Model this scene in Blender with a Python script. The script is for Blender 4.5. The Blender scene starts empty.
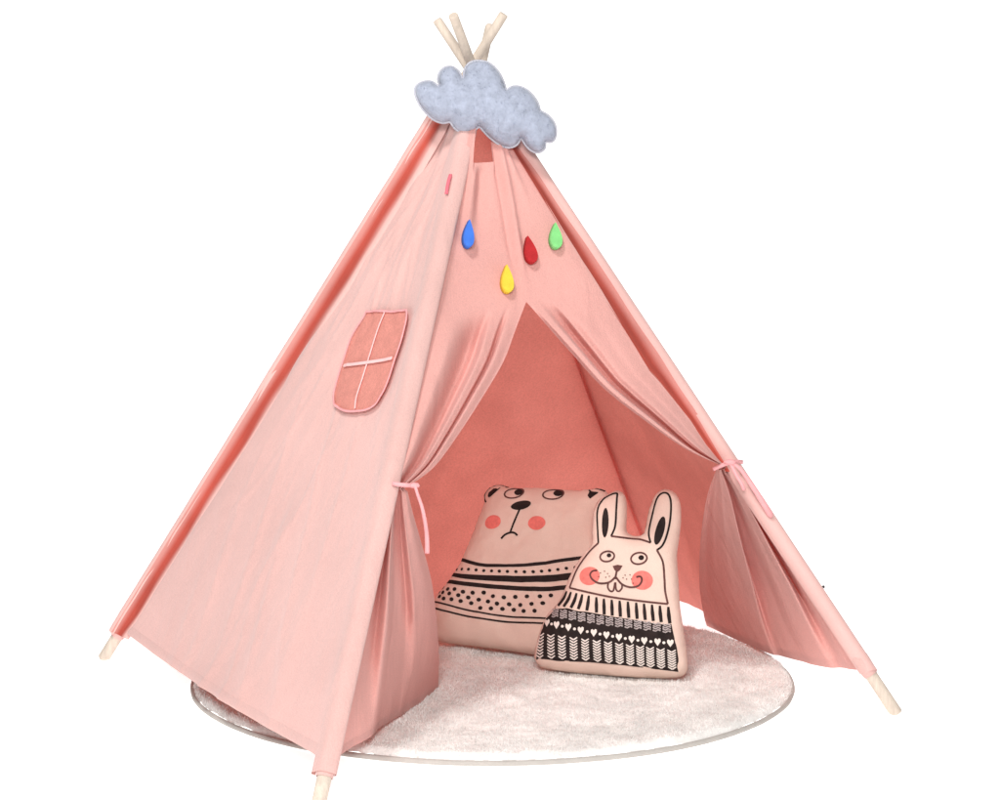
import bpy, math, random
import numpy as np
from mathutils import Vector, noise
from mathutils.geometry import delaunay_2d_cdt
from mathutils.bvhtree import BVHTree

random.seed(7); rng = np.random.default_rng(7)
scene = bpy.context.scene
COL = scene.collection
V = lambda *a: np.array(a, float)

# ------------------------------------------------------------------ camera
FPX, PITCH, DIST = 2206.0, 0.1216, 4.384
FW = V(0, math.cos(PITCH), -math.sin(PITCH)); UP = V(0, math.sin(PITCH), math.cos(PITCH)); RT = V(1, 0, 0)
CAM = -DIST*FW + V(0.040, 0, 0.5793)
cd = bpy.data.cameras.new('camera'); cam = bpy.data.objects.new('camera', cd); COL.objects.link(cam)
cam.location = CAM; cam.rotation_euler = (math.pi/2 - PITCH, 0, 0)
cd.sensor_width = 36; cd.lens = FPX/1000*36; cd.clip_start = .05; cd.clip_end = 200
scene.camera = cam

def ray(x, y): return FW + RT*(x-500)/FPX - UP*(y-400)/FPX
def hit(x, y, o, n):                       # photo point -> point on a real plane of the place
    r = ray(x, y); return CAM + r*(np.dot(o-CAM, n)/np.dot(r, n))
def ground(x, y, z=0.0): return hit(x, y, V(0, 0, z), V(0, 0, 1))
def at_depth(x, y, Y): return hit(x, y, V(0, Y, 0), V(0, 1, 0))
def unit(v): return v/np.linalg.norm(v)
def sstep(a, b, x):
    t = min(1, max(0, (x-a)/(b-a))); return t*t*(3-2*t)

# ------------------------------------------------------------------ materials
def mat(name, col, rough=.9, var=.06, vscale=6, bump=.0, bscale=400, sheen=0., transl=0., stretch=None, spec=.25, wrinkle=0., fine=0.):
    m = bpy.data.materials.new(name); m.use_nodes = True; nt = m.node_tree; nt.nodes.clear()
    N = nt.nodes.new; L = nt.links.new
    out = N('ShaderNodeOutputMaterial'); p = N('ShaderNodeBsdfPrincipled')
    p.inputs['Roughness'].default_value = rough; p.inputs['Specular IOR Level'].default_value = spec
    p.inputs['Sheen Weight'].default_value = sheen; p.inputs['Sheen Roughness'].default_value = .6
    tc = N('ShaderNodeTexCoord'); src = tc.outputs['Object']
    if stretch:
        mp = N('ShaderNodeMapping'); mp.inputs['Scale'].default_value = stretch; L(src, mp.inputs['Vector']); src = mp.outputs['Vector']
    n1 = N('ShaderNodeTexNoise'); n1.inputs['Scale'].default_value = vscale; n1.inputs['Detail'].default_value = 5; L(src, n1.inputs['Vector'])
    n2 = N('ShaderNodeTexNoise'); n2.inputs['Scale'].default_value = bscale; n2.inputs['Detail'].default_value = 2; L(src, n2.inputs['Vector'])
    rp = N('ShaderNodeValToRGB')
    c = V(*col); lo = np.clip(c*(1-var*1.6), 0, 1); hi = np.clip(c*(1+var), 0, .97)
    rp.color_ramp.elements[0].position = .3; rp.color_ramp.elements[1].position = .7
    rp.color_ramp.elements[0].color = (*lo, 1); rp.color_ramp.elements[1].color = (*hi, 1)
    L(n1.outputs['Fac'], rp.inputs['Fac']); colout = rp.outputs['Color']
    if fine:
        mx = N('ShaderNodeMix'); mx.data_type = 'RGBA'; mx.blend_type = 'MULTIPLY'; mx.inputs['Factor'].default_value = 1
        mr = N('ShaderNodeMapRange'); mr.inputs['From Min'].default_value = .3; mr.inputs['From Max'].default_value = .7
        mr.inputs['To Min'].default_value = 1-fine; mr.inputs['To Max'].default_value = 1
        L(n2.outputs['Fac'], mr.inputs['Value']); L(colout, mx.inputs['A']); L(mr.outputs['Result'], mx.inputs['B']); colout = mx.outputs['Result']
    L(colout, p.inputs['Base Color'])
    nrm = None
    if wrinkle:
        n3 = N('ShaderNodeTexNoise'); n3.inputs['Scale'].default_value = 9; n3.inputs['Detail'].default_value = 4; n3.inputs['Distortion'].default_value = .6
        mp3 = N('ShaderNodeMapping'); mp3.inputs['Scale'].default_value = (1.6, 1.6, .55); L(tc.outputs['Object'], mp3.inputs['Vector']); L(mp3.outputs['Vector'], n3.inputs['Vector'])
        b3 = N('ShaderNodeBump'); b3.inputs['Strength'].default_value = 1; b3.inputs['Distance'].default_value = wrinkle
        L(n3.outputs['Fac'], b3.inputs['Height']); nrm = b3.outputs['Normal']
    if bump:
        b = N('ShaderNodeBump'); b.inputs['Strength'].default_value = 1; b.inputs['Distance'].default_value = bump
        L(n2.outputs['Fac'], b.inputs['Height'])
        if nrm: L(nrm, b.inputs['Normal'])
        nrm = b.outputs['Normal']
    if nrm: L(nrm, p.inputs['Normal'])
    last = p.outputs['BSDF']
    if transl:
        t = N('ShaderNodeBsdfTranslucent'); mt = N('ShaderNodeMix'); mt.data_type = 'RGBA'; mt.blend_type = 'MULTIPLY'
        mt.inputs['Factor'].default_value = 1; mt.inputs['B'].default_value = (1, .62, .58, 1)    # dyed cloth lets through redder light
        L(colout, mt.inputs['A']); L(mt.outputs['Result'], t.inputs['Color'])
        mx = N('ShaderNodeMixShader'); mx.inputs['Fac'].default_value = transl
        L(last, mx.inputs[1]); L(t.outputs['BSDF'], mx.inputs[2]); last = mx.outputs['Shader']
    L(last, out.inputs['Surface'])
    return m

PINK = (.78, .485, .445)
M = {
 'pink': mat('pink_cotton', PINK, .95, .04, 5, .0007, 420, .25, .12, wrinkle=.007, fine=.13),
 'flap': mat('pink_flap_cotton', (.82, .455, .41), .95, .04, 5, .0007, 420, .2, .24, wrinkle=.007, fine=.13),
 'inner': mat('inner_shade_cotton', (.95, .42, .36), .95, .07, 7, .0009, 250, .1, .62, wrinkle=.012, fine=.14),  # same pink cloth, reddened to paint in the shade inside the tent
 'strip': mat('painted_shade_cotton', (.50, .085, .06), 1, .12, 7, .0006, 420, 0, .05, wrinkle=.004, fine=.08),  # pink cloth darkened, shade of the fold beside the poles is in the colour
 'rim': mat('pale_pink_sleeve', (.82, .50, .46), .95, .04, 6, .0006, 420, .2, .1, fine=.05),
 'net': mat('coral_window_net', (.80, .32, .265), .95, .06, 40, .0008, 300, 0, .1, fine=.2),
 'tape': mat('pink_tape', (.88, .56, .55), .85, .04, 30, .0005, 500),
 'ribbon': mat('rose_ribbon', (.82, .38, .39), .7, .06, 40, .0005, 500),
 'rose': mat('deep_rose_ribbon', (.80, .17, .22), .7, .06, 40, .0005, 500),
 'wood': mat('pale_pine', (.66, .56, .47), .65, .08, 14, .00003, 60, stretch=(9, 9, .8), fine=.12),
 'steel': mat('dark_steel', (.06, .05, .05), .5, .05),
 'cream': mat('cream_canvas', (.79, .60, .51), .95, .04, 8, .0006, 500, .1, fine=.06),
 'black': mat('black_print', (.022, .014, .013), .85, .2, 60),
 'grey': mat('grey_print', (.42, .36, .35), .9, .2, 200),
 'cheek': mat('coral_print', (.80, .20, .17), .9, .1, 120),
 'white': mat('cream_print', (.80, .72, .66), .9, .05, 60),
 'brown': mat('brown_print', (.12, .05, .045), .85, .2, 60),
 'pile': mat('white_plush', (.84, .82, .795), 1, .07, 16, .001, 160, .1, fine=.08),
 'binding': mat('grey_beige_binding', (.46, .43, .40), 1, .04, 40, .001, 300),
 'cloud': mat('blue_grey_plush', (.375, .41, .51), 1, .10, 70, .0012, 200, .2, fine=.10),
 'piping': mat('pale_grey_piping', (.50, .50, .56), .95, .06, 40),
 'blue': mat('blue_felt', (.06, .20, .75), .95, .06, 80, .0006, 700, fine=.1),
 'red': mat('red_felt', (.50, .025, .03), .95, .08, 80, .0006, 700, fine=.1),
 'yellow': mat('yellow_felt', (.85, .62, .06), .95, .05, 80, .0006, 700, fine=.1),
 'green': mat('green_felt', (.25, .70, .24), .95, .06, 80, .0006, 700, fine=.1),
}

# ------------------------------------------------------------------ objects
def empty(name, loc, label, cat, group=None):
    o = bpy.data.objects.new(name, None); COL.objects.link(o); o.location = loc; o.empty_display_size = .05
    o['label'] = label; o['category'] = cat
    if group: o['group'] = group
    return o
def obj(name, verts, faces, m, parent=None, origin=None, smooth=True, uvs=None):
    base = V(0, 0, 0)
    p = parent
    while p is not None: base = base + np.array(p.location); p = p.parent
    if origin is not None: base = np.array(origin, float)
    me = bpy.data.meshes.new(name)
    me.from_pydata([tuple(np.asarray(v)-base) for v in verts], [], faces); me.validate(); me.update()
    me.materials.append(M[m] if isinstance(m, str) else m)
    if smooth: me.polygons.foreach_set('use_smooth', [True]*len(me.polygons))
    o = bpy.data.objects.new(name, me); COL.objects.link(o)
    if parent is not None: o.parent = parent
    if origin is not None: o.location = origin
    return o
def tag(o, label, cat, group=None):
    o['label'] = label; o['category'] = cat
    if group: o['group'] = group
    return o

def grid(fn, nu, nv):
    vs = [fn(i/nu, j/nv) for j in range(nv+1) for i in range(nu+1)]
    fs = [(j*(nu+1)+i, j*(nu+1)+i+1, (j+1)*(nu+1)+i+1, (j+1)*(nu+1)+i) for j in range(nv) for i in range(nu)]
    return vs, fs
def tube(pts, r, n=10, flat=1.0, axis=None, caps=True):
    pts = [np.asarray(p, float) for p in pts]; rs = r if hasattr(r, '__len__') else [r]*len(pts)
    vs, fs = [], []; ref = V(0, 0, 1) if axis is None else np.asarray(axis, float)
    for k, p in enumerate(pts):
        t = unit(pts[min(k+1, len(pts)-1)]-pts[max(k-1, 0)])
        a = np.cross(t, ref); a = unit(a) if np.linalg.norm(a) > 1e-4 else unit(np.cross(t, V(1, 0, 0)))
        b = np.cross(a, t)
        for i in range(n):
            q = 2*math.pi*i/n; vs.append(p + rs[k]*(math.cos(q)*a + flat*math.sin(q)*b))
    for k in range(len(pts)-1):
        for i in range(n):
            fs.append((k*n+i, k*n+(i+1) % n, (k+1)*n+(i+1) % n, (k+1)*n+i))
    if caps: fs.append(tuple(range(n))[::-1]); fs.append(tuple((len(pts)-1)*n+i for i in range(n)))
    return vs, fs
def smooth_curve(pts, n=40, closed=False):
    P = [np.asarray(p, float) for p in pts]; K = len(P); out = []
    segs = K if closed else K-1
    per = max(2, n//segs)
    for s in range(segs):
        g = lambda i: P[i % K] if closed else P[min(max(i, 0), K-1)]
        a, b, c, d = g(s-1), g(s), g(s+1), g(s+2)
        for q in range(per):
            t = q/per
            out.append(.5*((2*b)+(c-a)*t+(2*a-5*b+4*c-d)*t*t+(3*b-a-3*c+d)*t**3))
    if not closed: out.append(P[-1])
    return out
def along(curve):
    C = np.array(curve); d = np.r_[0, np.cumsum(np.linalg.norm(np.diff(C, axis=0), axis=1))]; d /= d[-1]
    return lambda t: np.array([np.interp(t, d, C[:, k]) for k in range(C.shape[1])])
def nz(p, s, seed=0): return noise.noise(Vector((p[0]*s+seed*7.3, p[1]*s+seed*3.1, p[2]*s-seed*5.7)))

# ------------------------------------------------------------------ setting: white studio sweep (floor that curves up behind)
def sweep():
    prof = [(-2.3, 0), (5, 0)]
    for k in range(1, 13):
        a = k/12*math.pi/2; prof.append((5+2.5*math.sin(a), 2.5-2.5*math.cos(a)))
    prof.append((7.5, 7))
    vs = []; fs = []
    for (y, z) in prof: vs += [V(-9, y, z), V(9, y, z)]
    for k in range(len(prof)-1): fs.append((2*k, 2*k+1, 2*k+3, 2*k+2))
    m = bpy.data.materials.new('glowing_backdrop'); m.use_nodes = True; nt = m.node_tree
    p = nt.nodes['Principled BSDF']; p.inputs['Roughness'].default_value = 1; p.inputs['Specular IOR Level'].default_value = 0
    n1 = nt.nodes.new('ShaderNodeTexNoise'); n1.inputs['Scale'].default_value = 2
    rp = nt.nodes.new('ShaderNodeValToRGB'); rp.color_ramp.elements[0].color = (.86, .86, .86, 1); rp.color_ramp.elements[1].color = (.9, .9, .9, 1)
    nt.links.new(n1.outputs['Fac'], rp.inputs['Fac']); nt.links.new(rp.outputs['Color'], p.inputs['Base Color'])
    p.inputs['Emission Color'].default_value = (1, 1, 1, 1); p.inputs['Emission Strength'].default_value = EMIT  # added glow keeps the sweep pure white and washes out shadows
    o = obj('floor', vs, fs, m); o['kind'] = 'structure'
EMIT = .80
sweep()

# ------------------------------------------------------------------ tent skeleton
Ff, Lf, Rf, Bf = ground(318, 806), ground(103, 659), ground(897, 714), ground(667, 592)
CROSS = at_depth(469, 72, 0.0)
def topend(foot, x, y, k):
    e = foot + (CROSS-foot)*k
    return at_depth(x, y, e[1])
POLE = {'F': (Ff, topend(Ff, 490, 26, 1.09)), 'L': (Lf, topend(Lf, 504, 14, 1.10)),
        'R': (Rf, topend(Rf, 437, 20, 1.09)), 'B': (Bf, topend(Bf, 453, 15, 1.10))}
def pz(k, z):
    a, b = POLE[k]; return a + (b-a)*((z-a[2])/(b[2]-a[2]))
def outn(a, b):
    n = unit(np.cross(b-a, CROSS-a)); c = (Ff+Lf+Rf+Bf)/4
    return n if np.dot(n, a-c) > 0 else -n
nF, nL, nR, nB = outn(Ff, Rf), outn(Lf, Ff), outn(Rf, Bf), outn(Bf, Lf)
onF = lambda x, y: hit(x, y, Ff, nF)
onL = lambda x, y: hit(x, y, Ff, nL)

tent = empty('play_tent', (Ff+Lf+Rf+Bf)/4*V(1, 1, 0), 'pink cotton four-pole teepee tent with tied-back door flaps standing on white floor', 'tent')

for k, lab in (('F', None), ('L', None), ('R', None), ('B', None)):
    a, b = POLE[k]; d = unit(b-a); N = 24; r = .0125
    pts = [a + (b-a)*i/N for i in range(N+1)]
    pts = [a-d*.0, a+d*.003] + pts[1:-1] + [b-d*.003, b]
    rs = [r*.82] + [r*(1-.28*i/len(pts)) for i in range(len(pts)-2)] + [r*.66]
    vs, fs = tube(pts, rs, 16)
    o = obj('pole', vs, fs, 'wood', tent); o.data.polygons[-1].use_smooth = False; o.data.polygons[-2].use_smooth = False

ZT = CROSS[2]-.03            # fabric top
def zof(k, y):               # height on a pole at photo row y
    a, b = POLE[k]; lo, hi = 0., 1.4
    for _ in range(40):
        m = (lo+hi)/2; q = pz(k, m)-CAM; yy = 400-FPX*np.dot(q, UP)/np.dot(q, FW)
        if yy > y: lo = m
        else: hi = m
    return lo
zF_end, zL_end, zR_end = zof('F', 774), zof('L', 634), zof('R', 672)

# ---- left wall
WC = onL(372, 362)
def lw(u, v):
    z0 = zF_end+.02 + (zL_end+.012-zF_end-.02)*u
    z = ZT + (z0-ZT)*v
    A = pz('F', z); B = pz('L', z); w = np.linalg.norm(B-A)
    p = A+(B-A)*u
    dF, dL = u*w, (1-u)*w
    d = .010*math.exp(-(dF/.05)**2)
    d += (-.020*min(1, w/.3)*math.exp(-((dL-.012)/.022)**2))
    env = math.sin(math.pi*u)*(1-.93*math.exp(-(np.linalg.norm(p-WC)/.115)**4))
    d += env*(.010*nz(p, 3.0, 1)+.006*nz(p*V(1, 1, .5), 9, 2))
    # faint pulls that run down from the crossing
    d += .004*math.sin(u*21+1.2*nz(p, 2, 4))*env*sstep(.0, .15, v)*(1-sstep(.3, .75, v))
    d += .006*math.exp(-((v-.995)/.02)**2)*env
    r1 = 1-abs(nz(V(u*5+v*1.5, v*1.6, 0), 1.6, 21))*2.2; r2 = 1-abs(nz(V(u*4-v*2.0, v*1.3, 3), 2.3, 22))*2.2
    d += env*(.007*max(0, r1)**3+.005*max(0, r2)**4)*sstep(.05, .3, v)
    sag = -.012*math.sin(math.pi*u)*sstep(.8, 1, v)
    return p + nL*(d+.004) + V(0, 0, sag)
vs, fs = grid(lw, 90, 120); leftwall = obj('side_panel', vs, fs, 'pink', tent)
leftwall['label'] = 'wide pale pink left wall with a small window'
BV_L = BVHTree.FromPolygons([tuple(v) for v in vs], fs)

def hem(f, n, v0, nu):
    vs, fs = grid(lambda u, t: f(u, v0+(1.0005-v0)*t)+n*(.0022 if t > .01 else .0), nu, 2); return obj('hem', vs, fs, 'pink' if f is lw else 'flap', tent)
hem(lw, nL, .986, 90)
# ---- back walls
def back(ka, kb, n, z0, seed):
    def f(u, v):
        za, zb = z0; z = ZT+(za+(zb-za)*u-ZT)*v; A = pz(ka, z); B = pz(kb, z); p = A+(B-A)*u; env = math.sin(math.pi*u)
        return p + n*(-.017*(1-env**.5 if ka == 'B' and u < .5 or ka != 'B' and u > .5 else 0)+.002+env*(.012*nz(p, 3, seed)+.007*nz(p*V(1, 1, .6), 8, seed+1)+.004*nz(p, 18, seed+2)+.010*max(0, 1-abs(nz(V(u*3+v*2, v*2-u, seed), 1.7, 5))*2.5)**3)-.03*env*sstep(.75, 1, v)*(1 if ka == 'B' else .4))
    return grid(f, 90, 100)
vs, fs = back('L', 'B', nB, (zL_end+.01, .02), 11); obj('back_panel', vs, fs, 'inner', tent)
vs, fs = back('B', 'R', nR, (.003, zR_end+.012), 17); obj('back_panel', vs, fs, 'inner', tent)

# ---- front: upper panel + two door flaps
PEAK = onF(525, 303); zP = PEAK[2]
def side_bulge(dR, k=1.0):   # the panel stands proud of the right pole and turns back to it
    return .036*k*math.exp(-(max(0, dR-.05)/.10)**2)
def fnoise(p): return .007*nz(p, 4, 31)+.003*nz(p*V(1, 1, .6), 11, 32)
RSW = .058                   # width of the turned strip beside the right pole
def strip_w(z):              # in metres, from the photo: narrow on top, widest at the middle, pinched at the tie
    y = [0.0, .1, .45, .56, .65, .85, 1.05, 1.2]; w = [.012, .016, .022, .034, .066, .062, .040, .016]
    return float(np.interp(z, y, w))
ZCUT = zof('F', 166)
def up_panel(s, v):
    zt = ZT+(ZCUT-ZT)*sstep(.06, .16, s)*(1-sstep(.415, .455, s))
    z = zt+(zP-zt)*v
    A = pz('F', z); B = pz('R', z); dirn = unit(B-A); B = B-dirn*strip_w(z)
    t = (ZT-z)/(ZT-zP); Mid = pz('F', ZT)*.5+pz('R', ZT)*.5; Mid = Mid+(PEAK-Mid)*t
    p = A+(Mid-A)*(2*s) if s < .5 else Mid+(B-Mid)*(2*s-1)
    dF = np.linalg.norm(p-A); dR = np.linalg.norm(p-pz('R', z)); dM = np.linalg.norm(p-Mid)*(1 if s > .5 else -1)
    env = min(1, dF/.06)*min(1, dR/.08)
    d = .006*math.exp(-(dF/.03)**2)+side_bulge(dR)*min(1, strip_w(z)/.06)+env*fnoise(p)
    fade = sstep(.02, .12, v)*(1-sstep(.72, .97, v))
    d += fade*(.010*math.exp(-((dM-.004)/.008)**2)-.006*math.exp(-((dM+.010)/.006)**2))
    d += (1-sstep(.25, .7, v))*sstep(0, .1, v)*(.010*math.exp(-((s-.17)/.05)**2)-.010*math.exp(-((s-.27)/.06)**2)+.006*math.exp(-((s-.74)/.06)**2))
    return p+nF*d
vs, fs = grid(up_panel, 120, 70); obj('front_panel', vs, fs, 'flap', tent)
FRV, FRF = list(vs), list(fs)
BV_F = BVHTree.FromPolygons([tuple(v) for v in vs], fs)

def knots(u, K):
    x = [k[0] for k in K]; y = [k[1] for k in K]
    i = max(0, min(len(K)-2, int(np.searchsorted(x, u))-1)); t = (u-x[i])/(x[i+1]-x[i]); t = t*t*(3-2*t)
    return y[i]+(y[i+1]-y[i])*t

FD = unit(V(.02, -1, .12))   # folds stand out towards the front
# left flap, from the peak to the tie
TL = onF(404, 489)
edgeL = along(smooth_curve([PEAK]+[onF(*q) for q in ((515, 330), (503, 362), (482, 398), (456, 438), (433, 468))]+[TL], 60))
zTLp = zof('F', 490)
KU = [(0, .006), (.10, .002), (.30, .014), (.55, -.030), (.62, -.034), (.70, .016), (.79, .010), (.825, -.018), (.87, .016), (1, .002)]
def flapL_up(u, v):
    A = pz('F', zP+(zTLp-zP)*v); B = edgeL(v); p = A+(B-A)*u
    dF = np.linalg.norm(p-A)
    base = .006*math.exp(-(dF/.03)**2)+(min(1, dF/.06)*fnoise(p)+side_bulge(np.linalg.norm(p-pz('R', p[2]))))*(1-sstep(0, .8, v))
    a = sstep(0, .25, v)
    return p+nF*base+FD*(a*knots(u, KU)*(1.25-.5*v))
# left flap, from the tie down to the hem
hemL = ground(439, 690, .012)
def hang(path, P0, P1):
    out = []; y0, y1 = path[0][1], path[-1][1]
    for (x, y) in path: out.append(at_depth(x, y, P0[1]+(P1[1]-P0[1])*((y-y0)/(y1-y0))**.8))
    return out
edgeL2 = along(smooth_curve(hang([(407, 489), (413, 512), (421, 540), (431, 577), (436, 612), (439, 655), (438, 690)], TL, hemL), 60))
KL = [(0, .0), (.05, .012), (.10, -.056), (.22, -.050), (.38, .036), (.43, -.060), (.58, -.052), (.74, .020), (.90, .034), (1, .020)]
def flapL_lo(u, v):
    A = pz('F', zTLp+(zF_end+.012-zTLp)*v); B = edgeL2(v); p = A+(B-A)*u
    a = (.35+.65*sstep(0, .2, v))*(1-.6*sstep(.55, 1, v))
    d = a*knots(min(1, max(0, u+.03*nz(V(u*2, v*2, 0), 1, 3)*sstep(.2, .6, v))), KL)+.022*sstep(.35, .95, v)*math.sin(math.pi*u)*nz(p*V(1, 1, .6), 15, 5)
    return p+FD*d
def joinv(f1, n1, f2, n2, nu):
    a, _ = grid(f1, nu, n1); b, _ = grid(f2, nu, n2)
    vs = a+b[nu+1:]; nv = n1+n2
    # blend the two rows around the tie
    fs = [(j*(nu+1)+i, j*(nu+1)+i+1, (j+1)*(nu+1)+i+1, (j+1)*(nu+1)+i) for j in range(nv) for i in range(nu)]
    return vs, fs
vs, fs = joinv(flapL_up, 70, flapL_lo, 80, 90); fl = obj('door_flap', vs, fs, 'flap', tent); fl['label'] = 'left door flap gathered to the front pole'

# right flap
TR = onF(720, 468)+nF*.012
edgeR = along(smooth_curve([PEAK]+[onF(*q) for q in ((540, 320), (566, 350), (602, 390), (642, 422), (684, 450))]+[TR], 60))
zTRp = zof('R', 466)
KUR = [(0, .0), (.30, .006), (.55, .012), (.66, .004), (.73, -.034), (.79, -.030), (.87, .018), (.95, .018), (1, -.006)]
def flapR_up(u, v):
    z = zP+(zTRp-zP)*v
    B0 = pz('R', z); E = edgeR(v); dirn = unit(E-B0); A = B0+dirn*strip_w(z); p = A+(E-A)*u
    dR = np.linalg.norm(p-B0)
    base = side_bulge(dR)*min(1, strip_w(z)/.06)*(1-v**3)+min(1, dR/.08)*fnoise(p)*(1-v)
    a = sstep(0, .22, v)
    return p+nF*base+FD*(a*knots(u, KUR)*(1.25-.45*v))
hemR = ground(707, 626, .02)
edgeR2 = along(smooth_curve(hang([(717, 468), (707, 500), (701, 542), (700, 586), (704, 615), (707, 626)], TR, hemR), 60))
KR = [(0, .006), (.10, .004), (.15, -.040), (.24, .028), (.34, .010), (.39, -.052), (.52, -.056), (.585, .040), (.74, .026), (.86, -.004), (.93, -.024), (1, -.010)]
def flapR_lo(u, v):
    A = pz('R', zTRp+(zR_end+.004-zTRp)*v)-nR*.0; B = edgeR2(v); p = A+(B-A)*u
    A2 = unit(B-A)
    p = p+A2*strip_w(pz('R', zTRp)[2])*.8*(1-u)*(1-v)**3
    a = (.4+.6*sstep(0, .22, v))*(1.15-.75*sstep(.6, 1, v))
    d = a*knots(u, KR)+.05*math.sin(math.pi*u**.8)*sstep(.3, 1, v)
    return p+FD*d+V(0, 0, -.018)*math.sin(math.pi*u)*sstep(.6, 1, v)
vs, fs = joinv(flapR_up, 70, flapR_lo, 80, 96); fr = obj('door_flap', vs, fs, 'flap', tent); fr['label'] = 'right door flap gathered to the right pole'
FRRV = vs

hem(flapL_lo, FD, .968, 80); hem(flapR_lo, FD, .958, 80)
# ---- pole sleeves
def shade_fade(o, n, f):  # per-vertex easing of the painted shade into plain pink
    at = o.data.attributes.new('fade', 'FLOAT', 'POINT'); K = len(o.data.vertices)
    at.data.foreach_set('value', [f(i % n, i//n) for i in range(K)])
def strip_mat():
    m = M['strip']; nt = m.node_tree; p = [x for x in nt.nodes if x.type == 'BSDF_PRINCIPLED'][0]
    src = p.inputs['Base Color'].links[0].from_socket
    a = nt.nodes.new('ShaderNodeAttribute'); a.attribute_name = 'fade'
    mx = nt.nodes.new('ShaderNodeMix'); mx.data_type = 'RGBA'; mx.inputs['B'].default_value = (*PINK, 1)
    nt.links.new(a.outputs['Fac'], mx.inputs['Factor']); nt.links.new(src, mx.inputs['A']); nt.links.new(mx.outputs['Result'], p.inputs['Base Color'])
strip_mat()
def sleeve(name, k, d1, n1, sec, z0, z1, m, d2=None, n2=None, nz_=90, scale=lambda z: 1.0, parent=None):
    a, b = POLE[k]; ax = unit(b-a)
    d1 = unit(d1-ax*np.dot(d1, ax)); e2 = None if d2 is None else unit(d2-ax*np.dot(d2, ax))
    vs = []; n = len(sec)
    for j in range(nz_+1):
        z = z0+(z1-z0)*j/nz_; c = pz(k, z)
        for (q, h) in sec:
            s = scale(z)
            if q >= 0 or e2 is None:
                qq = q*(s if q > .012 else 1); vs.append(c+d1*qq+n1*(h+.0015*nz(V(q*9, z*7, 0), 2, 9)))
            else: vs.append(c+e2*(-q)+n2*h)
    fs = [(j*n+i, j*n+i+1, (j+1)*n+i+1, (j+1)*n+i) for j in range(nz_) for i in range(n-1)]
    return vs, fs
toF_fromL, toR_fromF, toF_fromR, toL_fromF = Ff-Lf, Rf-Ff, Ff-Rf, Lf-Ff
def gridfaces(n, N): return [(j*n+i, j*n+i+1, (j+1)*n+i+1, (j+1)*n+i) for j in range(N) for i in range(n-1)]
# left pole: pale rim and the strip turning back to the wall, fold shade painted into its colour
vs, fs = sleeve('', 'L', toF_fromL, nL, [(-.015, -.026), (-.020, -.010), (-.0190, .008), (-.011, .0205), (.000, .0235), (.008, .0215), (.013, .016)], zL_end, ZT, 'rim')
obj('pole_sleeve', vs, fs, 'rim', tent)
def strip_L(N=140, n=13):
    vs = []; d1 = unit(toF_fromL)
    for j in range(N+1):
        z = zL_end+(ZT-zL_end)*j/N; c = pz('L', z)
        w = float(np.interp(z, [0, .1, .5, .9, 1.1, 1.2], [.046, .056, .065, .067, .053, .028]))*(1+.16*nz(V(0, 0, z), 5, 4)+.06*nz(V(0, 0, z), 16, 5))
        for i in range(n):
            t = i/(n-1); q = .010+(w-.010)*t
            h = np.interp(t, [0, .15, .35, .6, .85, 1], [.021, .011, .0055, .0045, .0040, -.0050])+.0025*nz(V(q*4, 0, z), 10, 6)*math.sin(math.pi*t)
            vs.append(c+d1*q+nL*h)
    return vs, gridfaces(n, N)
vs, fs = strip_L(); o = obj('sleeve_shade_strip', vs, fs, 'strip', tent); shade_fade(o, 13, lambda i, j: max(sstep(.44+.12*math.sin(j*.21)*math.sin(j*.077+1), 1, i/12*1.04), .55*(1-sstep(.0, .24, i/12))))
# right pole: sleeve, then a turned strip with its shade painted in
def wrapR():
    vs = []; N = 100; d1 = unit(toF_fromR); sec = [(-.010, -.022), (-.0165, -.006), (-.0150, .008), (-.008, .0150), (.000, .0170), (.008, .0150), (.0135, .009), (.0160, .002), (.0165, -.006), (.014, -.012)]
    for j in range(N+1):
        z = zR_end+(ZT-zR_end)*j/N; c = pz('R', z)
        for (q, h) in sec: vs.append(c+d1*q+nF*(h+.0008*nz(V(q*9, z*7, 0), 2, 9)))
    return vs, gridfaces(10, N)
vs, fs = wrapR(); obj('pole_sleeve', vs, fs, 'rim', tent)
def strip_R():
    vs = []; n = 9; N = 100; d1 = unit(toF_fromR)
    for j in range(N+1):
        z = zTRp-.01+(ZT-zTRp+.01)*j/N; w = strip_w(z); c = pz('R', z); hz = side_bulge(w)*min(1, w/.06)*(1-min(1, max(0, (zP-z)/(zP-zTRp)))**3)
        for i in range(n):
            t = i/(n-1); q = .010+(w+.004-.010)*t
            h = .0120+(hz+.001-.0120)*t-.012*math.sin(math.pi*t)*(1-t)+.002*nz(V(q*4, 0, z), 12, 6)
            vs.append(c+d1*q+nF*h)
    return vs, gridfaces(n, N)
vs, fs = strip_R(); o = obj('sleeve_shade_strip', vs, fs, 'strip', tent); shade_fade(o, 9, lambda i, j: .45*(1-sstep(.0, .5, i/8)))
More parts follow.
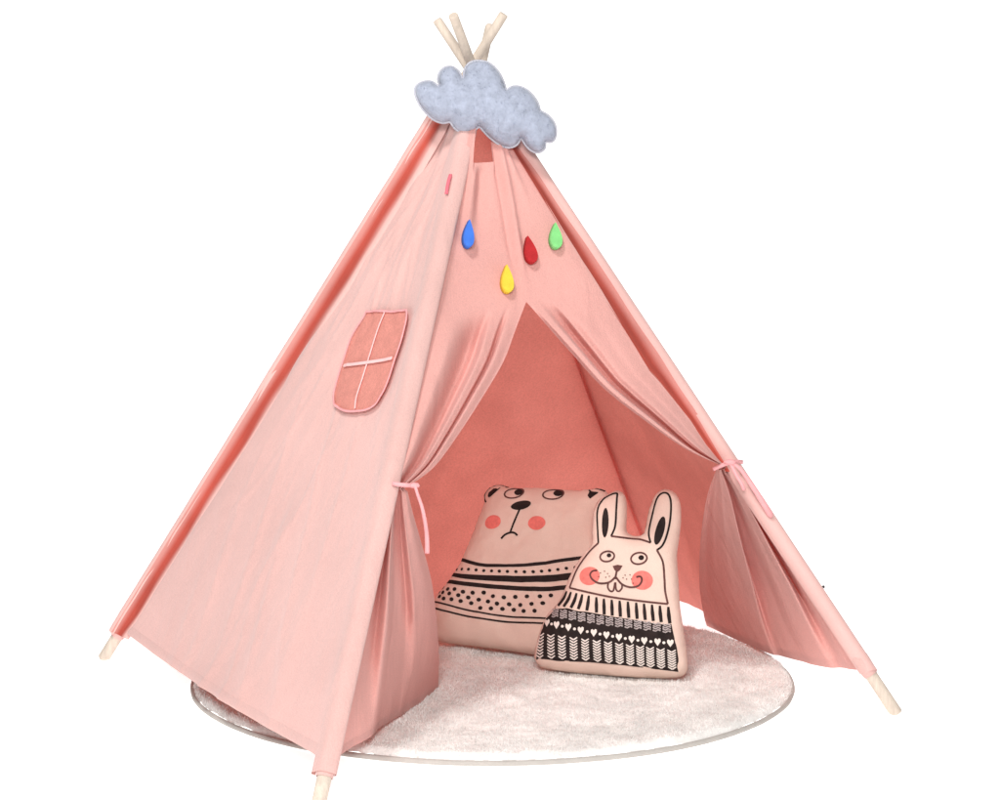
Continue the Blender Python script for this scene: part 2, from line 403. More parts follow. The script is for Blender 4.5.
# front pole: round channel over the corner with a lip on the door side
def wrapF():
    a, b = POLE['F']; ax = unit(b-a); dl = unit(toL_fromF-ax*np.dot(toL_fromF, ax)); dr = unit(toR_fromF-ax*np.dot(toR_fromF, ax))
    bis = -unit(dl+dr); lat = unit(np.cross(bis, ax)); lat = lat if np.dot(lat, dr) > 0 else -lat
    N = 110; vs = []
    for j in range(N+1):
        z = zF_end+(ZT-zF_end)*j/N; c = pz('F', z); r = .0168+.0008*nz(V(0, 0, z), 6, 3)
        row = [c+dl*.0245+nL*.004, c+dl*.0245+nL*.0125, c+dl*.016+nL*.0172]
        aL = math.atan2(np.dot(nL, lat), np.dot(nL, bis)); aR = math.atan2(np.dot(nF, lat), np.dot(nF, bis))
        for k in range(7):
            t = aL+(aR-aL)*k/6; row.append(c+(bis*math.cos(t)+lat*math.sin(t))*r)
        row += [c+dr*.008+nF*.0175, c+dr*.014+nF*.0150, c+dr*.0165+nF*.0105, c+dr*.0155+nF*.003]
        vs += row
    return vs, gridfaces(14, N)
vs, fs = wrapF(); obj('pole_sleeve', vs, fs, 'pink', tent)
# back pole sleeve
pts = [pz('B', .03+(ZT-.03)*j/30) for j in range(31)]; inw = unit(-(nR+nB))
vs, fs = tube([q-inw*.004 for q in pts], .0165, 16, caps=False); obj('pole_sleeve', vs, fs, 'inner', tent)
vs, fs = tube([q+inw*.0225 for q in pts], .0022, 8, caps=False); obj('corner_seam', vs, fs, 'inner', tent)
# cuffs where the sleeves end round the poles
for k, ze in (('F', zF_end), ('L', zL_end), ('R', zR_end)):
    a, b = POLE[k]; ax = unit(b-a); c = pz(k, ze)
    pts = [c-ax*.006+ax*.046*i/6 for i in range(7)]
    vs, fs = tube(pts, [.0140, .0152, .0158, .0162, .0164, .0164, .0150], 18, caps=False); obj('cuff', vs, fs, 'pink' if k != 'L' else 'rim', tent)

# ---- small rose loop on the front sleeve, pin on the right pole
def ribbon(pts, w, wd, thick=.0012):
    pts = [np.asarray(p, float) for p in pts]; vs = []; fs = []
    for k, p in enumerate(pts):
        ww = w[k] if hasattr(w, '__len__') else w
        t = unit(pts[min(k+1, len(pts)-1)]-pts[max(k-1, 0)]); n = unit(np.cross(t, wd)); d = unit(np.cross(n, t))
        for (sx, sn) in ((-1, -1), (1, -1), (1, 1), (-1, 1)): vs.append(p+d*ww/2*sx+n*thick*sn)
    for k in range(len(pts)-1):
        for i in range(4): fs.append((k*4+i, k*4+(i+1) % 4, (k+1)*4+(i+1) % 4, (k+1)*4+i))
    fs += [(3, 2, 1, 0), tuple((len(pts)-1)*4+i for i in range(4))]
    return vs, fs
c = pz('F', zof('F', 190)); axF = unit(POLE['F'][1]-POLE['F'][0])
nC = unit(nF+nL); lat = unit(np.cross(axF, nC)); 
c = c + nC*.019 - RT*.005
loop = [c+axF*(.022-.044*i/12)+nC*(.001+.003*math.sin(math.pi*i/12)) for i in range(13)]
vs, fs = ribbon(loop, .0060, lat); obj('loop', vs, fs, 'rose', tent)
c = pz('R', zof('R', 588))-unit(toF_fromR)*.019
vs, fs = tube([c+unit(toF_fromR)*.004, c, c-unit(toF_fromR)*.006, c-unit(toF_fromR)*.007], [.002, .002, .0030, .0015], 10); obj('pin', vs, fs, 'steel', tent)

# ---- ties
def tie_band(center, half, nrm, k, m='ribbon'):
    pts = smooth_curve(half, 24); return ribbon(pts, [.0075]*len(pts), UP, .0012)
TLf = TL+nF*.030
band = [onF(388, 487)+nF*.020, onF(394, 490)+nF*.031, onF(401, 491)+nF*.034, onF(408, 490)+nF*.028, onF(412, 488)+nF*.008]
vs, fs = tie_band(None, band, nF, 'F'); tl = obj('tie', vs, fs, 'ribbon', tent); tl['label'] = 'rose tie with long hanging tail, left flap'
kn = onF(407, 491)+nF*.033
vs, fs = tube([kn-RT*.010+UP*.002, kn-RT*.006, kn, kn+RT*.006, kn+RT*.009-UP*.002], [.002, .0045, .0055, .0045, .002], 10); obj('knot', vs, fs, 'ribbon', tl)
tail = smooth_curve([kn+nF*.004, onF(409, 498)+nF*.035, onF(416, 513)+nF*.028, onF(423, 528)+nF*.012, onF(427, 539)-nF*.0, onF(429.5, 552)-nF*.01], 30)
vs, fs = ribbon(tail, list(np.linspace(.0045, .0085, len(tail))), RT+UP*.3); obj('tail', vs, fs, 'ribbon', tl)
bandR = [onF(712, 470)+nF*.004, onF(717, 469)+nF*.030, onF(722, 468)+nF*.036, onF(729, 467)+nF*.034, onF(736, 466)+nF*.024]
vs, fs = tie_band(None, bandR, nF, 'R'); tr = obj('tie', vs, fs, 'ribbon', tent); tr['label'] = 'rose tie knotted against the right pole'
kn = onF(720, 468)+nF*.037
vs, fs = tube([kn-RT*.012, kn-RT*.006, kn, kn+RT*.007, kn+RT*.011], [.002, .0045, .006, .0045, .002], 10); obj('knot', vs, fs, 'ribbon', tr)
t1 = smooth_curve([kn, onF(728, 474)+nF*.040, onF(738, 485)+nF*.036, onF(750, 500)+nF*.030, onF(763, 516)+nF*.022, onF(766, 521)+nF*.020], 30)
vs, fs = ribbon(t1, list(np.linspace(.005, .012, len(t1)-6))+[.012, .010, .008, .006, .004, .002], unit(RT+UP*.9)); obj('tail', vs, fs, 'ribbon', tr)
t2 = smooth_curve([kn, onF(727, 480)+nF*.034, onF(733, 489)+nF*.032, onF(737, 494)+nF*.026], 16)
vs, fs = ribbon(t2, .007, unit(RT+UP*.7)); obj('tail', vs, fs, 'ribbon', tr)

# ---- window on the left wall
def stick(p, n, bv, lift):   # drop a point of the plane onto the real cloth and lift it
    h = bv.ray_cast(Vector(p+n*.3), Vector(-n), .8)
    return (np.array(h[0]) if h[0] is not None else p)+n*lift
def fill(poly, step, interior=True):
    P = [Vector((float(a), float(b))) for a, b in poly]
    lo = np.min(poly, axis=0); hi = np.max(poly, axis=0); q = np.array(poly)
    pts = list(P); 
    if interior:
        A = q; B = np.roll(q, -1, axis=0); D = B-A; DD = (D**2).sum(1)+1e-12
        ys = np.arange(lo[1]+step/2, hi[1], step*.866)
        for r, y in enumerate(ys):
            for x in np.arange(lo[0]+(step/2 if r % 2 else 0), hi[0], step):
                p = V(x, y); c = ((A[:, 1] > y) != (B[:, 1] > y)) & (x < (B[:, 0]-A[:, 0])*(y-A[:, 1])/(B[:, 1]-A[:, 1]+1e-12)+A[:, 0])
                if c.sum() % 2:
                    t = np.clip(((p-A)*D).sum(1)/DD, 0, 1); dd = np.sqrt(((A+D*t[:, None]-p)**2).sum(1)).min()
                    if dd > step*.45: pts.append(Vector((x, y)))
    E = [(i, (i+1) % len(P)) for i in range(len(P))]
    v, e, f, ov, oe, of = delaunay_2d_cdt(pts, E, [list(range(len(P)))], 1, 1e-7)
    return [V(a[0], a[1]) for a in v], [tuple(t) for t in f]
win = [(366, 317), (371, 312.5), (388, 312.5), (406, 311), (409, 313), (409, 322), (404, 342), (397, 361), (390, 383), (383, 398), (375, 407), (364, 411.5), (350, 412.5), (339, 407.5), (335, 400), (336.5, 388), (345, 361), (354, 337)]
wc = [V(*p) for p in smooth_curve(win, 90, True)]
vv, ff = fill(wc, 2.6)
window = empty('window', onL(372, 362)-np.array(tent.location), 'coral', 'x'); window.parent = tent
del window['label'], window['category']
window['label'] = 'small rounded window with cross bars'
obj('pane', [stick(onL(*p), nL, BV_L, .006) for p in vv], ff, 'net', window)
def tape_on(path, w, lift, n=40, closed=False):
    c = [stick(onL(*p), nL, BV_L, lift) for p in smooth_curve(path, n, closed)]
    if closed: c.append(c[0])
    return tube(c, [w]*len(c), 8, .45, nL, caps=not closed)
vs, fs = tape_on(win, .0024, .0085, 100, True); obj('frame', vs, fs, 'ribbon', window)
vs, fs = tape_on([(387, 313), (380, 329), (371, 358), (365, 378), (359, 398), (358, 410)], .0022, .0085); obj('bar', vs, fs, 'tape', window)
vs, fs = tape_on([(346, 366.5), (360, 365), (376, 362.5), (394, 359)], .0036, .0095); obj('bar', vs, fs, 'tape', window)

# ------------------------------------------------------------------ felt raindrops on the front panel
def drop(cx, cy, w, h, tilt, m, label):
    prof = []
    for k in range(48):
        a = 2*math.pi*k/48; s = math.sin(a/2)
        prof.append((w/2*math.sin(a)*s**1.15*1.02, h/2*math.cos(a)))
    c2 = math.cos(math.radians(tilt)); s2 = math.sin(math.radians(tilt))
    rr = ray(cx, cy); h0 = BV_F.ray_cast(Vector(CAM), Vector(unit(rr)), 20); o0 = np.array(h0[0])+nF*.003
    ex = unit(RT-nF*np.dot(RT, nF)); ey = unit(np.cross(nF, ex)); 
    if ey[2] < 0: ey = -ey
    sc = np.dot(o0-CAM, FW)/FPX
    vs = []; lay = [(1, 0), (1, .011), (.96, .0128), (.5, .0130)]
    for (k, zz) in lay:
        for (x, y) in prof:
            X = (x*c2-y*s2)*sc*k; Y = (x*s2+y*c2)*sc*k/abs(np.dot(ey, UP))
            vs.append(o0+ex*X+ey*Y+nF*zz)
    n = len(prof); fs = [(l*n+i, l*n+(i+1) % n, (l+1)*n+(i+1) % n, (l+1)*n+i) for l in range(len(lay)-1) for i in range(n)]
    fs += [tuple((len(lay)-1)*n+i for i in range(n)), tuple(range(n))[::-1]]
    o = obj('raindrop', vs, fs, m, None, o0); tag(o, label, 'raindrop', 'felt raindrops on the tent front')
    for k, f in enumerate(o.data.polygons): f.use_smooth = k < n
drop(466, 236, 15, 28.5, -2, 'blue', 'blue felt raindrop, leftmost on the tent front')
drop(527.5, 252, 17, 27, 14, 'red', 'dark red felt raindrop above the door opening')
drop(504.5, 281, 17, 28, 4, 'yellow', 'yellow felt raindrop, the lowest of those on the tent front')
drop(553, 238, 17, 26, 3, 'green', 'light green felt raindrop beside the right edge of the tent')

# ------------------------------------------------------------------ inflated shapes (cushions, cloud)
class Puff:
    """front-and-back stuffed shape over an outline in a plane (o, ex, ey); n points at the viewer side"""
    def __init__(s, o, ex, ey, outline, thick, step, lump=.0, power=.5, back=1.0):
        s.o, s.ex, s.ey = o, ex, ey; s.n = unit(np.cross(ex, ey)); s.out = outline
        q = np.array(outline); lo = q.min(0)-step*2; hi = q.max(0)+step*2; g = step*.6
        nx, ny = int((hi[0]-lo[0])/g)+1, int((hi[1]-lo[1])/g)+1
        X, Y = np.meshgrid(lo[0]+g*np.arange(nx), lo[1]+g*np.arange(ny)); ins = np.zeros(X.shape, bool)
        for k in range(len(q)):
            a, b = q[k], q[(k+1) % len(q)]
            c = ((a[1] > Y) != (b[1] > Y)) & (X < (b[0]-a[0])*(Y-a[1])/(b[1]-a[1]+1e-12)+a[0]); ins ^= c
        F = np.zeros(X.shape)
        for _ in range(600):
            F[1:-1, 1:-1] = .25*(F[2:, 1:-1]+F[:-2, 1:-1]+F[1:-1, 2:]+F[1:-1, :-2]+g*g); F[~ins] = 0
        F = np.maximum(F, 0)/F.max()
        vv, ff = fill(outline, step); nO = len(outline); H = []
        for k, p in enumerate(vv):
            fx, fy = (p[0]-lo[0])/g, (p[1]-lo[1])/g; i, j = int(fx), int(fy); fx -= i; fy -= j
            val = F[j, i]*(1-fx)*(1-fy)+F[j, i+1]*fx*(1-fy)+F[j+1, i]*(1-fx)*fy+F[j+1, i+1]*fx*fy
            H.append(0 if k < nO else thick*max(val, .004)**power)
        W = lambda p, h: s.o+s.ex*p[0]+s.ey*p[1]+s.n*h
        vs = []; nb = len(vv)
        for k, p in enumerate(vv):
            h = H[k]; h += lump*min(1, h/thick*2)*(nz(V(p[0], p[1], 0), 14, 3)+.5*nz(V(p[0], p[1], 0), 34, 5)+(.30*nz(V(p[0], p[1], 0), 90, 6) if lump > .004 else 0))
            vs.append(W(p, h))
        for k, p in enumerate(vv): vs.append(W(p, -H[k]*back))
        fs = list(ff)
        flip = lambda t: t[::-1]
        # orient to the viewer
        a, b, c = [np.array(vv[i]) for i in ff[0]]
        if np.cross(b-a, c-a) < 0: fs = [flip(t) for t in ff]
        ident = {k: (k if k < nO else k+nb) for k in range(nb)}
        fs += [tuple(ident[i] for i in t)[::-1] for t in fs[:len(ff)]]
        s.vs, s.fs = vs, fs; s.bv = BVHTree.FromPolygons([tuple(v) for v in vs], fs)
        s.front = len(ff)
    def on(s, p, lift=.0008):
        w = s.o+s.ex*p[0]+s.ey*p[1]
        h = s.bv.ray_cast(Vector(w+s.n*.3), Vector(-s.n), .6)
        return (np.array(h[0]) if h[0] is not None else w)+s.n*lift
    def loc(s, x, y):
        w = hit(x, y, s.o, s.n)-s.o; return V(np.dot(w, s.ex), np.dot(w, s.ey))

class Print:
    """flat marks printed on a stuffed shape: collects strokes and fills, then builds one mesh"""
    def __init__(s, puff, to): s.p, s.to, s.vs, s.fs = puff, to, [], []
    def stroke(s, pts, w, lift=.0010, n=None, closed=False, taper=False):
        L = sum(math.dist(pts[i], pts[i+1]) for i in range(len(pts)-1))
        c = smooth_curve(pts, n or max(8, int(L/1.6)), closed) if len(pts) > 2 else [V(*pts[0])+(V(*pts[1])-V(*pts[0]))*i/8 for i in range(9)]
        if closed: c = c+[c[0]]
        b = len(s.vs); K = len(c); W = w if hasattr(w, '__len__') else [w, w]; sub = 3 if max(W) < 4 else 5
        for k in range(K):
            t = c[min(k+1, K-1)]-c[max(k-1, 0)]
            if closed and k in (0, K-1): t = c[1]-c[K-2]
            t = t/(np.linalg.norm(t)+1e-9); nn = V(-t[1], t[0]); ww = np.interp(k/(K-1), np.linspace(0, 1, len(W)), W)
            if taper: ww *= .35+.65*math.sin(math.pi*min(max(k/(K-1), .04), .96))
            for i in range(sub): s.vs.append(s.p.on(s.to(*(c[k]+nn*ww*(i/(sub-1)-.5))), lift))
        for k in range(K-1):
            for i in range(sub-1): s.fs.append((b+k*sub+i, b+k*sub+i+1, b+(k+1)*sub+i+1, b+(k+1)*sub+i))
        return s
    def area(s, poly, lift=.0010, step=2.4):
        vv, ff = fill([V(*p) for p in poly], step); b = len(s.vs)
        s.vs += [s.p.on(s.to(*p), lift) for p in vv]; s.fs += [tuple(b+i for i in t) for t in ff]; return s
    def oval(s, cx, cy, rx, ry, ang=0, lift=.0010, n=28):
        a = math.radians(ang); ca, sa = math.cos(a), math.sin(a)
        P = [(cx+rx*math.cos(t)*ca-ry*math.sin(t)*sa, cy+rx*math.cos(t)*sa+ry*math.sin(t)*ca) for t in np.linspace(0, 2*math.pi, n, endpoint=False)]
        return s.area(P, lift, max(1.0, min(rx, ry)*.8))
    def ring(s, cx, cy, rx, ry, w, ang=0, lift=.0012):
        a = math.radians(ang); ca, sa = math.cos(a), math.sin(a)
        P = [(cx+rx*math.cos(t)*ca-ry*math.sin(t)*sa, cy+rx*math.cos(t)*sa+ry*math.sin(t)*ca) for t in np.linspace(0, 2*math.pi, 18, endpoint=False)]
        return s.stroke(P, w, lift, 54, True)
    def build(s, name, m, parent): return obj(name, s.vs, s.fs, m, parent, smooth=True)

def frame_of(bl, br, lean, z=.03):
    """plane of a cushion standing on the rug: base line from bl to br (photo points on the rug), leaning back"""
    A = ground(*bl, z); B = ground(*br, z); ex = unit(B-A); f = unit(np.cross(V(0, 0, 1), ex))   # f points away from the viewer
    ey = unit(V(0, 0, 1)*math.cos(lean)+f*math.sin(lean)); return A, ex, ey

# ---- bear cushion
o, ex, ey = frame_of((437, 645), (600, 664), math.radians(24))
bo = o
class Tmp: pass
def mk_to(o, ex, ey):
    n = unit(np.cross(ex, ey))
    def to(x, y):
        w = hit(x, y, o, n)-o; return V(np.dot(w, ex), np.dot(w, ey))
    return to
to = mk_to(o, ex, ey)
bear_px = [(434, 606), (441, 594), (453, 580), (464, 563), (473, 540), (481, 518), (486, 506), (485, 498), (488, 491), (495, 486), (503, 485), (511, 487.5), (530, 488.5), (560, 489.5), (586, 490.5), (596, 488.5), (605, 490), (609, 497), (606, 506), (601, 516), (606, 545), (614, 572), (625, 596), (634, 618), (636, 640), (632, 662), (622, 668.5), (600, 666), (570, 661), (540, 655.5), (500, 649.5), (465, 645), (443, 642.5), (436, 638), (434, 622)]
bear_out = [to(*p) for p in smooth_curve(bear_px, 150, True)]
bp = Puff(o, ex, ey, bear_out, .060, .0065, .0048)
bear = empty('bear_cushion', o+ex*.18, 'bear shaped cushion with dotted striped jumper, behind the rabbit cushion inside the tent', 'cushion', 'animal cushions in the tent')
obj('body', bp.vs, bp.fs, 'cream', bear)
pr = lambda: Print(bp, to)
pr().stroke([(492.7, 506.5), (489, 501.9), (487.8, 497), (490.5, 492), (495, 488.3), (501.7, 486.4), (510.5, 489)], 1.75).area([(493.5, 500), (493.7, 496), (498, 491.9), (505.5, 490.7), (504, 494), (498, 500.8), (495.7, 501.8)]).build('ear', 'black', bear)
pr().area([(592.5, 492.5), (604.5, 491.9), (601, 497), (596, 503), (593.5, 500)]).stroke([(590, 491), (598, 490), (606, 491.9)], 1.75).build('ear', 'black', bear)
for (cx, cy, px_, py_) in ((521.2, 497.8, 526, 496.2), (560.2, 499, 564.8, 496.9)):
    e = pr().ring(cx, cy, 9.4, 5.9, 1.6, -6).build('eye', 'brown', bear)
    pr().oval(px_, py_, 4.8, 4.2).build('pupil', 'black', e)
pr().oval(530.5, 511.3, 10, 4.6, -12).build('nose', 'black', bear)
pr().stroke([(529.5, 515), (526, 525.5), (521.4, 539.7)], 1.75).stroke([(512.2, 545.5), (516, 541.7), (521.2, 539.6), (525.7, 539.9), (528.5, 542.5)], 2.0).build('mouth', 'black', bear)
pr().oval(503, 528.5, 8.6, 7, -10).build('cheek', 'cheek', bear); pr().oval(547.5, 530, 9, 7).build('cheek', 'cheek', bear)
sw = pr()
sw.stroke([(466, 562.5), (480, 568), (495, 571.75), (517.5, 572.8), (540, 571.75), (570, 567.5), (606, 560)], [3.6, 3.4, 3, 3.2, 3.6])
sw.stroke([(456, 577), (472.5, 581.9), (495, 584.4), (525, 585.9), (547.5, 585.4), (570, 584), (612, 578)], [3.6, 5, 6, 6.6, 6.6])
sw.stroke([(450, 583.6), (465, 587.7), (480, 590.4), (510, 593.6), (540, 595.3), (562, 595), (620, 590)], [4, 4, 4.2, 4.6, 4.6])
for k in range(16):
    t = k/15; x = 463+t*122; y = np.interp(x, [463, 472, 495, 517, 540, 565, 585], [573, 574.5, 577.3, 578.8, 578.8, 576.8, 573.5]); sw.oval(x, y, 1.75, 1.6, n=10)
dots = [(185, 268), (245, 292), (300, 298), (360, 318), (425, 325), (500, 325), (563, 350), (635, 358), (710, 355), (788, 352), (875, 352), (160, 295), (205, 310), (262, 325), (328, 340), (393, 355), (463, 370), (527, 383), (588, 398), (667, 402), (743, 408), (820, 402), (125, 318), (178, 335), (218, 355), (280, 365), (342, 378), (412, 392), (475, 425), (545, 428), (622, 432), (695, 438), (765, 448), (840, 448), (895, 398), (945, 345)]
for (a, b) in dots: sw.oval(420+a/6.667, 550+b/6.667, 2.3, 2.0, n=12)
sw.stroke([(436, 603.4), (457.5, 610), (480, 616), (510, 621.2), (540, 623.5), (575, 624), (628, 617)], 1.75)
sw.stroke([(435.5, 609), (450, 614.5), (480, 622), (510, 626.5), (540, 628.4), (575, 629), (630, 622)], 1.75)
sw.build('jumper', 'black', bear)

# ---- rabbit cushion
o, ex, ey = frame_of((540, 670), (686, 678.5), math.radians(15))
to = mk_to(o, ex, ey)
rab_px = [(534.5, 653), (536, 661), (541, 667), (562, 671), (590, 674), (620, 676.4), (650, 678), (672, 678), (683, 675.5), (687.6, 668), (686.5, 650), (683.6, 630), (680, 606), (678.5, 580), (677, 556), (679, 540), (681, 522), (680.5, 504), (675, 493), (665, 489), (656, 494), (649.5, 508), (646, 524), (643.5, 533.5), (637, 536), (630, 534.5), (626.5, 529), (627, 512), (625.5, 497), (618.4, 490.5), (608.8, 493.6), (598, 501), (593, 515), (592, 532), (591.5, 545), (582, 556), (572, 572), (563.5, 592), (557, 604), (548, 614), (540.5, 630)]
rab_out = [to(*p) for p in smooth_curve(rab_px, 170, True)]
rp_ = Puff(o, ex, ey, rab_out, .052, .006, .0040)
rab = empty('rabbit_cushion', o+ex*.16, 'rabbit shaped cushion in dark patterned jumper, leaning in front of the bear cushion', 'cushion', 'animal cushions in the tent')
obj('body', rp_.vs, rp_.fs, 'cream', rab)
pr = lambda: Print(rp_, to)
A = lambda *P: [(540+a/6.25, 480+b/6.25) for a, b in P]
B = lambda *P: [(530+a/6.25, 570+b/6.25) for a, b in P]
pr().stroke(A((385, 402), (378, 330), (370, 200), (400, 130), (450, 95), (488, 88), (491, 120), (490, 200), (485, 300), (465, 360)), 1.9).area([(608+3.4*math.cos(t)+.3*math.sin(t)*0, 524+15*math.sin(t)) for t in np.linspace(0, 2*math.pi, 24, endpoint=False)]).build('ear', 'black', rab)
e = pr().stroke(A((712, 402), (695, 330), (715, 220), (740, 120), (775, 85), (810, 95), (828, 150), (825, 260), (805, 360), (780, 420), (750, 447)), 1.9); e.oval(662.4, 532, 4.2, 14.6, 13); e.build('ear', 'black', rab)
pr().stroke(A((465, 360), (560, 370), (640, 378), (712, 402)), 1.9).stroke(A((750, 447), (785, 520), (795, 620), (800, 700), (815, 780)), 1.9).stroke(A((385, 402), (320, 460), (250, 560), (205, 680)), 1.9).stroke(A((205, 680), (350, 715), (500, 745), (700, 770), (815, 780)), 1.9).build('head_outline', 'brown', rab)
for (cx, cy, rx, ry, qx, qy, q) in ((611.2, 558, 7.2, 5.1, 613, 556.9, 2.3), (642.7, 560, 7.8, 5.8, 644.9, 559.2, 2.8)):
    e = pr().ring(cx, cy, rx, ry, 1.7, -8).build('eye', 'brown', rab); pr().oval(qx, qy, q, q*.9, n=14).build('pupil', 'black', e)
pr().area(A((480, 548), (510, 540), (542, 546), (528, 572), (508, 588), (492, 572)), step=2).build('nose', 'brown', rab)
pr().oval(593.6, 577.4, 10.6, 9.2, lift=.0008).build('cheek', 'cheek', rab); pr().oval(646.2, 581.8, 10.4, 9.4, lift=.0008).build('cheek', 'cheek', rab)
m_ = pr().stroke(A((506, 580), (502, 605), (498, 630)), 2.0).stroke(A((498, 618), (460, 650), (400, 655), (355, 630), (340, 600), (355, 578), (384, 575)), 1.9, .0014).stroke(A((504, 618), (540, 660), (590, 680), (640, 672), (662, 640), (655, 614), (628, 617)), 1.9, .0014)
for (a, b) in ((430, 580), (450, 595), (440, 618), (462, 612), (560, 605), (590, 603), (570, 630), (548, 622), (600, 630), (395, 615), (405, 590), (610, 655)): m_.oval(540+a/6.25, 480+b/6.25, .65, .65, n=8, lift=.0014)
m_.build('mouth', 'brown', rab)
pr().stroke(A((458, 648), (454, 680), (470, 704), (490, 700), (498, 650)), 1.75).build('tooth', 'brown', rab); pr().stroke(A((502, 650), (506, 694), (524, 706), (542, 686), (542, 662)), 1.75).build('tooth', 'brown', rab)
sw = pr()
# ribbed collar strokes
xs = [248, 280, 318, 355, 397, 445, 492, 541, 590, 640, 690, 738, 786, 832, 880]
for k, x in enumerate(xs):
    yt = np.interp(x, [250, 500, 880], [138, 190, 235]); yb = np.interp(x, [250, 400, 500, 880], [228, 262, 288, 338]); sl = np.interp(x, [250, 440, 900], [-55, 0, 12])
    sw.stroke(B((x, yt), (x+sl*.35, (yt+yb)/2), (x+sl, yb)), [2.0, 3.5, 3.0])
# dark knitted field
top = [(172, 226), (260, 246), (400, 272), (520, 295), (700, 322), (900, 342)]
bot = [(935, 638), (800, 622), (600, 598), (400, 580), (200, 572), (48, 562)]
lft = [(55, 520), (80, 400), (110, 310)]; rgt = [(912, 400), (932, 490), (940, 560)]
sw.area(B(*top, *rgt, *bot, *lft), step=2.6)
sw.build('jumper', 'black', rab)
def bandy(x, yl, yr, bow=0): t = (x-90)/840; return yl+(yr-yl)*t+bow*math.sin(math.pi*t)
kt = pr()
for k in range(13):          # knitted squares
    x = 178+k*58; y = np.interp(x, [150, 500, 900], [268, 325, 372])
    for r in range(4):
        yy = y-22+r*14; kt.stroke(B((x-23, yy-4+3*(r % 2)), (x-7, yy+6), (x+8, yy-3), (x+23, yy+6-3*(r % 2))), 1.35, .0016, 8)
kt.build('knit_squares', 'grey', rab)
ht = pr()
hx = [(125, 333), (192, 348), (268, 363), (346, 382), (428, 397), (506, 412), (583, 425), (661, 438), (739, 447), (820, 454), (895, 460)]
for k, (x, y) in enumerate(hx):
    ht.area(B((x, y+26), (x-19, y-2), (x-18, y-17), (x-9, y-22), (x, y-13), (x+9, y-22), (x+18, y-17), (x+19, y-2)), .0018, 1.6)
    if k < len(hx)-1: ht.oval(530+(x+hx[k+1][0])/2/6.25, 570+((y+hx[k+1][1])/2+2)/6.25, 1.5, 1.4, n=10, lift=.0018)
ht.build('heart_row', 'white', rab)
cv = pr()
cx_ = [80, 152, 224, 298, 372, 446, 516, 584, 650, 714, 776, 840, 905]
for k, x in enumerate(cx_):
    y0 = np.interp(x, [80, 905], [402, 508]); y1 = np.interp(x, [48, 400, 935], [555, 574, 630]); n_ = 8
    for r in range(n_):
        y = y0+(y1-y0)*(r+.3)/n_; x2 = x+(k-6)*-.6-(8 if k == 0 else 0)*(r/8)
        cv.stroke(B((x2-24, y-9), (x2, y+6)), [1.1, 1.5], .0017).stroke(B((x2+24, y-9), (x2, y+6)), [1.1, 1.5], .0017)
cv.build('chevron_rows', 'white', rab)

# ------------------------------------------------------------------ round plush rug
RC, RR, RH = V(.0255, .0256, 0), .602, .022
rug = empty('round_rug', RC, 'round white plush rug lying half under the tent', 'rug')
def rugz(x, y):
    r = math.hypot(x, y)/RR; p = V(x, y, 0)
    return RH+.0035*nz(p, 22, 1)+.003*nz(p, 60, 2)+.0022*nz(p, 120, 3)-.011*max(0, (r-.975)/.025)**2
wob = lambda a: 1+.0035*noise.noise(Vector((math.cos(a)*2.2, math.sin(a)*2.2, 4)))+.0016*noise.noise(Vector((math.cos(a)*9, math.sin(a)*9, 1)))
NR, NA = 150, 400; vs = [RC+V(0, 0, rugz(0, 0))]; fs = []
for i in range(1, NR+1):
    r = RR*i/NR
    for k in range(NA):
        a = 2*math.pi*k/NA; x, y = r*math.cos(a)*wob(a), r*math.sin(a)*wob(a); vs.append(RC+V(x, y, rugz(x, y)))
for k in range(NA): fs.append((0, 1+k, 1+(k+1) % NA))
for i in range(1, NR):
    for k in range(NA):
        a, b = 1+(i-1)*NA+k, 1+(i-1)*NA+(k+1) % NA; fs.append((a, a+NA, b+NA, b))
# short tufts of the pile, same mesh
for _ in range(90000):
    r = RR*.999*math.sqrt(random.random()); a = random.random()*2*math.pi; x, y = r*math.cos(a), r*math.sin(a)
    cl = nz(V(x, y, 0), 16, 8); th = random.random()*6.28; l = .003+.004*random.random()
    lean = V(.9*cl+.6*(random.random()-.5), .9*nz(V(x, y, 0), 16, 9)+.6*(random.random()-.5), 1.0)
    p = RC+V(x, y, rugz(x, y)-.001); w = V(math.cos(th), math.sin(th), 0)*.0010; b = len(vs)
    vs += [p-w, p+w, p+unit(lean)*l]; fs.append((b, b+1, b+2))
obj('pile', vs, fs, 'pile', rug)
ringp = [RC+V((RR+.002)*wob(a)*math.cos(a), (RR+.002)*wob(a)*math.sin(a), .0065) for a in np.linspace(0, 2*math.pi, 241)]
vs, fs = tube(ringp, [.0042]*241, 10, 1.2, caps=False); obj('binding', vs, fs, 'binding', rug)

# ------------------------------------------------------------------ plush cloud at the crossing of the poles
cn = unit(CAM-CROSS); cn = unit(cn*V(1, 1, .35)+V(0, 0, .12)); o = at_depth(484, 105, CROSS[1]-.075)
ex = unit(np.cross(V(0, 0, 1), cn)); ex = ex if ex[0] > 0 else -ex; ey = unit(np.cross(cn, ex)); ey = ey if ey[2] > 0 else -ey
to = mk_to(o, ex, ey)
C5 = [(126, 455), (138, 425), (170, 409), (208, 409), (240, 432), (252, 428), (243, 395), (250, 362), (275, 338), (310, 335), (342, 358), (358, 390), (370, 385), (376, 345), (400, 315), (440, 305), (495, 316), (540, 358), (566, 410), (578, 450), (592, 446), (615, 433), (655, 436), (700, 463), (735, 510), (748, 552), (760, 560), (790, 578), (818, 612), (828, 650), (822, 690), (805, 706), (776, 706), (772, 738), (745, 758), (712, 752), (680, 722), (660, 690), (650, 694), (630, 722), (592, 734), (548, 720), (500, 684), (462, 644), (448, 630), (438, 634), (410, 654), (368, 660), (330, 642), (304, 608), (292, 606), (262, 610), (222, 596), (180, 560), (145, 512)]
cl_px = [(390+a/5, b/5) for a, b in C5]
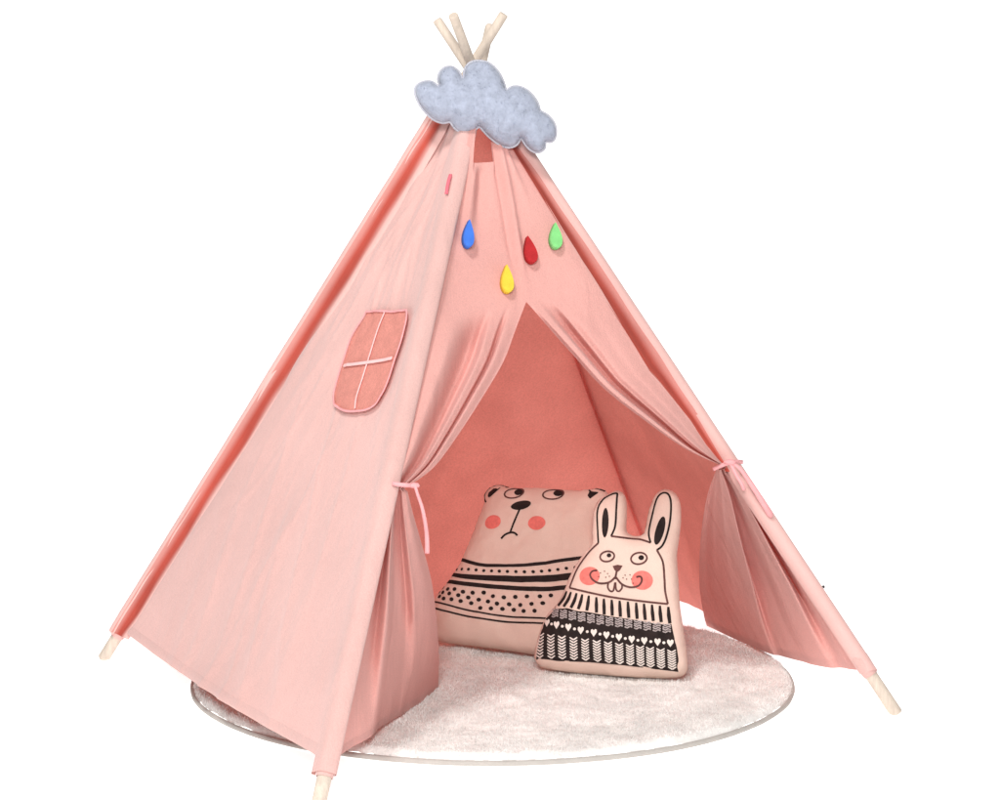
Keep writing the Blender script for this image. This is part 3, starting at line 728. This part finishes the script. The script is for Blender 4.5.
cl_out = [to(*p) for p in smooth_curve(cl_px, 260, True)]
cp = Puff(o, ex, ey, cl_out, .040, .0055, .006, .5)
cloud = empty('plush_cloud', o, 'grey blue plush cloud cushion hung on the pole crossing of the tent', 'cloud decoration')
vs, fs = list(cp.vs), list(cp.fs); tri = [t for t in cp.fs[:cp.front]]
for _ in range(600):       # short plush fibres, same mesh
    t = random.choice(tri); a, b, c = [cp.vs[i] for i in t[:3]]; r1, r2 = random.random(), random.random()
    if r1+r2 > 1: r1, r2 = 1-r1, 1-r2
    p = a+(b-a)*r1+(c-a)*r2; nn = np.cross(b-a, c-a); nn = unit(nn) if np.linalg.norm(nn) > 1e-12 else cp.n
    d = unit(nn+.25*V(*(rng.random(3)-.5))); w = unit(np.cross(d, V(random.random(), random.random(), random.random()))) * .0008; k = len(vs)
    vs += [p-w, p+w, p+d*(.0025+.0025*random.random())]; fs.append((k, k+1, k+2))
obj('body', vs, fs, 'cloud', cloud)
seam = [o+ex*q[0]+ey*q[1]-cp.n*.006 for q in cl_out]; seam.append(seam[0])
vs, fs = tube(seam, [.0034]*len(seam), 8, 1, cp.n, caps=False); obj('piping', vs, fs, 'piping', cloud)

# ------------------------------------------------------------------ light
w = bpy.data.worlds.new('World'); scene.world = w; w.use_nodes = True
bg = w.node_tree.nodes['Background']; bg.inputs['Color'].default_value = (1, .985, .97, 1); bg.inputs['Strength'].default_value = .22
def area(name, loc, target, size, power, col=(1, 1, 1)):
    l = bpy.data.lights.new(name, 'AREA'); l.shape = 'DISK'; l.size = size; l.energy = power; l.color = col
    o = bpy.data.objects.new(name, l); COL.objects.link(o); o.location = loc
    o.rotation_euler = (Vector(target)-Vector(loc)).to_track_quat('-Z', 'Y').to_euler(); return o
area('key_lamp', (-1.1, -2.6, 4.7), (0, 0, .5), .8, 150, (1, .985, .965))
area('fill_lamp', (-.1, -4.6, 2.3), (0.1, 0, .45), 1.2, 145, (1, .985, .97))
scene.view_settings.view_transform = 'Standard'; scene.view_settings.look = 'None'; scene.view_settings.exposure = 0; scene.view_settings.gamma = 1
scene.render.engine = 'CYCLES'; scene.cycles.max_bounces = 10; scene.cycles.diffuse_bounces = 6
